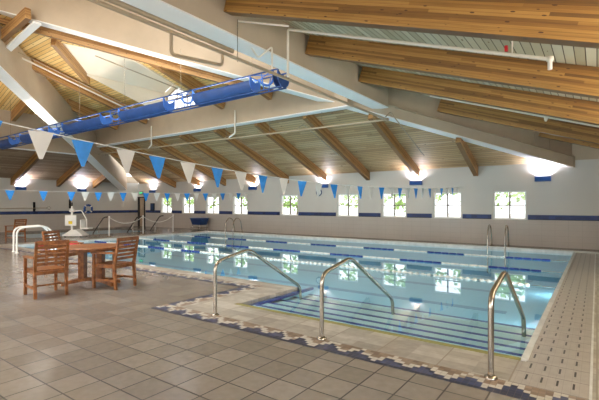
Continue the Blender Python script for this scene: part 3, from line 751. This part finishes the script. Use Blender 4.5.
# ------------------------------------------------------------------ lane ropes
def lane(y, label, white):
    t = thing('lane_rope', label, 'lane rope', (PX1, y, -.03), 0, 'lane ropes')
    L = PX1-PX0
    MB().tube([(0, 0, 0), (-L, 0, 0)], .008, 6).build('cable', M_steel, t)
    nseg = 14 if not white else 17; x = -.45
    seg = (L-.9)/nseg
    for k in range(nseg):
        m = MB(); nd = 5 if not white else 7
        st = seg/nd; pp = []; rr_ = []; big = .032 if white else .024
        for j in range(nd):
            x0 = x-seg*k-st*j; f_ = .5 if white else .86
            pp += [(x0, 0, 0), (x0-.004, 0, 0), (x0-st*f_, 0, 0), (x0-st*f_-.004, 0, 0)]; rr_ += [.012, big, big, .012]
        m.tube(pp, rr_, 10)
        mt = (M_ropew if (k < 9) else (M_floatb, M_ropew)[k % 2]) if white else (M_floatb, M_ropew)[k % 2]
        m.build('float_section', mt, t)
lane(8.95, 'nearest lane rope, mostly white discs', True)
lane(11.0, 'middle lane rope of blue and white floats', False)
lane(13.3, 'farthest lane rope of blue and white floats', False)

# ------------------------------------------------------------------ pennant strings
def pennants(p0, p1, sag, ys, size, group, side, sname):
    p0, p1 = Vector(p0), Vector(p1)
    def P(s):
        q = p0.lerp(p1, s)
        q.z = sag(q.y) if callable(sag) else q.z-sag*4*s*(1-s); return q
    o = MB().tube([P(k/30) for k in range(31)], .007, 6, ).build('flag_line', M_ropew); setp(o, 'white string carrying the '+sname+' pennants', 'string')
    meshes = {}
    for i, (y, col) in enumerate(ys):
        s = (y-p0.y)/(p1.y-p0.y)
        c_ = P(s); d = (P(min(1, s+.01))-P(max(0, s-.01))).normalized()
        if col not in meshes:
            w_, h_ = size
            m = MB().prism([(-w_/2, -.002, 0), (w_/2, -.002, 0), (w_*.07, -.002, -h_), (-w_*.07, -.002, -h_)], (0, .004, 0))
            q = m.build('pennant', M_penb if col == 'blue' else M_penw); meshes[col] = q
        else:
            q = meshes[col].copy(); COL.objects.link(q)
        q.location = c_-Vector((0, 0, .004)); q.rotation_euler = (random.uniform(-.12, .12), 0, math.atan2(d.y, d.x)+random.uniform(-.12, .12))
        wd = words[i] if i < 20 else 'number %d' % (i+1)
        setp(q, '%s triangular pennant, %s from the left on the %s string' % (col, wd if i < 20 else words[i-20]+' past the twentieth', sname), 'pennant', group)
ysn = [(1.5, 'blue'), (1.98, 'white'), (2.42, 'blue'), (2.95, 'white'), (3.4, 'blue'), (3.9, 'white'), (4.45, 'blue'), (4.95, 'white')]
y = 5.48; k = 0
while y < 16.6: ysn.append((y, ('blue', 'white')[k % 2])); y += .56; k += 1
pennants((-5.22, -4.98, 2.75), (-4.25, 16.98, 2.3), lambda y: 1.95+(.0092 if y < 8.2 else .0034)*(y-8.2)**2, ysn, (.25, .30), 'pennants on the nearer string', 0, 'nearer')
ysf = [(5.95, 'blue'), (7.0, 'blue'), (7.95, 'blue')]
y = 8.45; k = 0
while y < 16.7: ysf.append((y, ('white', 'blue')[k % 2])); y += .5; k += 1
pennants((-18.4, 0, 2.17), (-15.4, 16.98, 2.17), .14, ysf, (.3, .36), 'pennants on the farther string', 0, 'farther')

# ------------------------------------------------------------------ teak armchairs and table
def part_copy(root, loc, rz, label):
    r = root.copy(); COL.objects.link(r); r.location = loc; r.rotation_euler = (0, 0, rz); r['label'] = label
    for ch in list(root.children):
        c_ = ch.copy(); COL.objects.link(c_); c_.parent = r; c_.matrix_parent_inverse = ch.matrix_parent_inverse
        for gch in ch.children:
            d_ = gch.copy(); COL.objects.link(d_); d_.parent = c_
    return r
def make_chair(loc, rz, label):       # front faces local +x
    t = thing('wooden_armchair', label, 'chair', loc, rz, 'slatted wooden armchairs')
    W, Dp = .25, .24
    for sy_ in (-1, 1):
        y = sy_*(W-.02)
        m = MB()
        m.hexa([(-Dp-.06, y-.022, 0), (-Dp-.015, y-.022, 0), (-Dp-.015, y+.022, 0), (-Dp-.06, y+.022, 0)], [(-Dp-.03, y-.022, .43), (-Dp+.02, y-.022, .43), (-Dp+.02, y+.022, .43), (-Dp-.03, y+.022, .43)])
        m.hexa([(-Dp-.03, y-.022, .43), (-Dp+.02, y-.022, .43), (-Dp+.02, y+.022, .43), (-Dp-.03, y+.022, .43)], [(-Dp-.12, y-.02, .9), (-Dp-.085, y-.02, .9), (-Dp-.085, y+.02, .9), (-Dp-.12, y+.02, .9)])
        m.build('leg', M_teak, t, None, .004)
        MB().box(Dp-.025, y-.022, 0, Dp+.022, y+.022, .62).build('leg', M_teak, t, None, .004)
        m = MB(); m.prism([(-Dp-.05, y-.032, .635), (Dp+.05, y-.032, .62), (Dp+.05, y-.032, .648), (-Dp+.02, y-.032, .668), (-Dp-.05, y-.032, .665)], (0, .064, 0)); m.build('armrest', M_teak, t, None, .006)
        MB().box(-Dp-.02, y-.012, .14, Dp-.02, y+.012, .175).build('stretcher', M_teak, t)
    m = MB()
    m.box(-Dp, -W+.03, .375, Dp-.02, -W+.055, .425).box(-Dp, W-.055, .375, Dp-.02, W-.03, .425).box(Dp-.022, -W+.04, .37, Dp, W-.04, .425).box(-Dp-.01, -W+.04, .37, -Dp+.012, W-.04, .425)
    m.build('seat_frame', M_teak, t)
    m = MB()
    for k in range(7): x = -Dp+.015+k*.069; m.box(x, -W+.03, .426, x+.058, W-.03, .444)
    m.build('seat', M_teak, t, None, .003)
    m = MB()
    for k in range(5):
        z = .52+k*.068; q = (z-.43)/.47*.09
        m.box(-Dp-.015-q, -W+.03, z, -Dp+.008-q, W-.03, z+.046)
    m.box(-Dp-.11, -W+.0, .855, -Dp-.078, W-.0, .92)
    m.build('backrest', M_teak, t, None, .003)
    MB().box(-.012, -W+.03, .145, .012, W-.03, .17).build('stretcher', M_teak, t)
    return t
ch = make_chair((-7.5, 3.09, 0), PI-.1, 'wooden armchair nearest the camera, its slatted back turned to us')
part_copy(ch, (-7.19, 4.12, 0), PI+math.radians(14), 'wooden armchair on the pool side of the table, seen from its side')
part_copy(ch, (-9.64, 4.36, 0), math.radians(28), 'wooden armchair behind the table, mostly hidden by it')
part_copy(ch, (-19.55, 6.9, 0), PI+math.radians(14), 'lone wooden armchair far left beyond the white handrails')

t = thing('patio_table', 'round wooden table on two slab legs with arched feet', 'table', (-7.72, 3.98, 0), math.radians(35.9))
MB().lathe([(.54, .695), (.56, .70), (.56, .722), (.55, .73), (.001, .73)], (0, 0, 0), 48, False).build('tabletop', M_teak, t)
MB().lathe([(.47, .655), (.47, .695)], (0, 0, 0), 40, False).build('apron', M_teak, t)
for sx in (-1, 1):
    MB().box(sx*.17-.055, -.07, .07, sx*.17+.055, .07, .655).build('pedestal', M_teak, t, None, .006)
def foot(rz):
    m = MB(); n_ = 12; L = .5
    for k in range(n_):
        a, b_ = -L+2*L*k/n_, -L+2*L*(k+1)/n_
        za, zb = .075*(1-(a/L)**2), .075*(1-(b_/L)**2)
        m.hexa([(a, -.03, za), (b_, -.03, zb), (b_, .03, zb), (a, .03, za)], [(a, -.03, za+.06), (b_, -.03, zb+.06), (b_, .03, zb+.06), (a, .03, za+.06)])
    m.build('foot', M_teak, t, Matrix.Rotation(rz, 4, 'Z'))
foot(.35); foot(-.35)

# ------------------------------------------------------------------ outside
o = MB().box(-60, 17.4, -.2, 30, 24, -.1).build('outside_paving', M_ground); struct(o)
o = MB().box(-90, 24, -.2, 40, 80, -.1).build('outside_ground', M_ground); struct(o)
def tree(x, y, h_, r_, label):
    t = thing('tree', label, 'tree', (x, y, -.1), random.uniform(0, 6), 'trees outside the windows')
    bm = bmesh.new(); rnd = random.Random(int(abs(x*10)))
    MB().tube([(0, 0, 0), (.1, 0, h_*.5)], [.14, .09], 8).build('trunk', M_chairbark, t)
    for k in range(420):
        a = rnd.uniform(0, 2*PI); ph = math.acos(rnd.uniform(-1, 1)); q = r_*rnd.uniform(.35, 1)**.5
        c_ = Vector((q*math.sin(ph)*math.cos(a), q*math.sin(ph)*math.sin(a), h_*.62+q*.8*math.cos(ph)))
        s = rnd.uniform(.12, .3); u = Vector((rnd.uniform(-1, 1), rnd.uniform(-1, 1), rnd.uniform(-1, 1))).normalized(); v = u.orthogonal().normalized()*s; u = u.cross(v).normalized()*s*.6
        bm.faces.new([bm.verts.new(c_-v), bm.verts.new(c_+u), bm.verts.new(c_+v), bm.verts.new(c_-u)])
    me = bpy.data.meshes.new('foliage'); bm.to_mesh(me); bm.free(); me.materials.append(M_leaf)
    o = bpy.data.objects.new('foliage', me); COL.objects.link(o); o.parent = t
M_chairbark = plain('bark', rgb(92, 74, 56), .8)
tx = [(-1.5, 27, 4.6, 2.3), (-5.8, 29, 5, 2.4), (-10, 27, 4.4, 2.2), (-15, 29, 5, 2.5), (-20.5, 28, 4.6, 2.4), (-27, 30, 5, 2.6), (-33, 29, 5.2, 2.6), (-40, 31, 5.2, 2.8), (-47, 33, 5.4, 2.8)]
for i, (x, y, h_, r_) in enumerate(tx): tree(x, y, h_, r_, 'leafy green tree outside the windows, '+words[i]+' from the right')
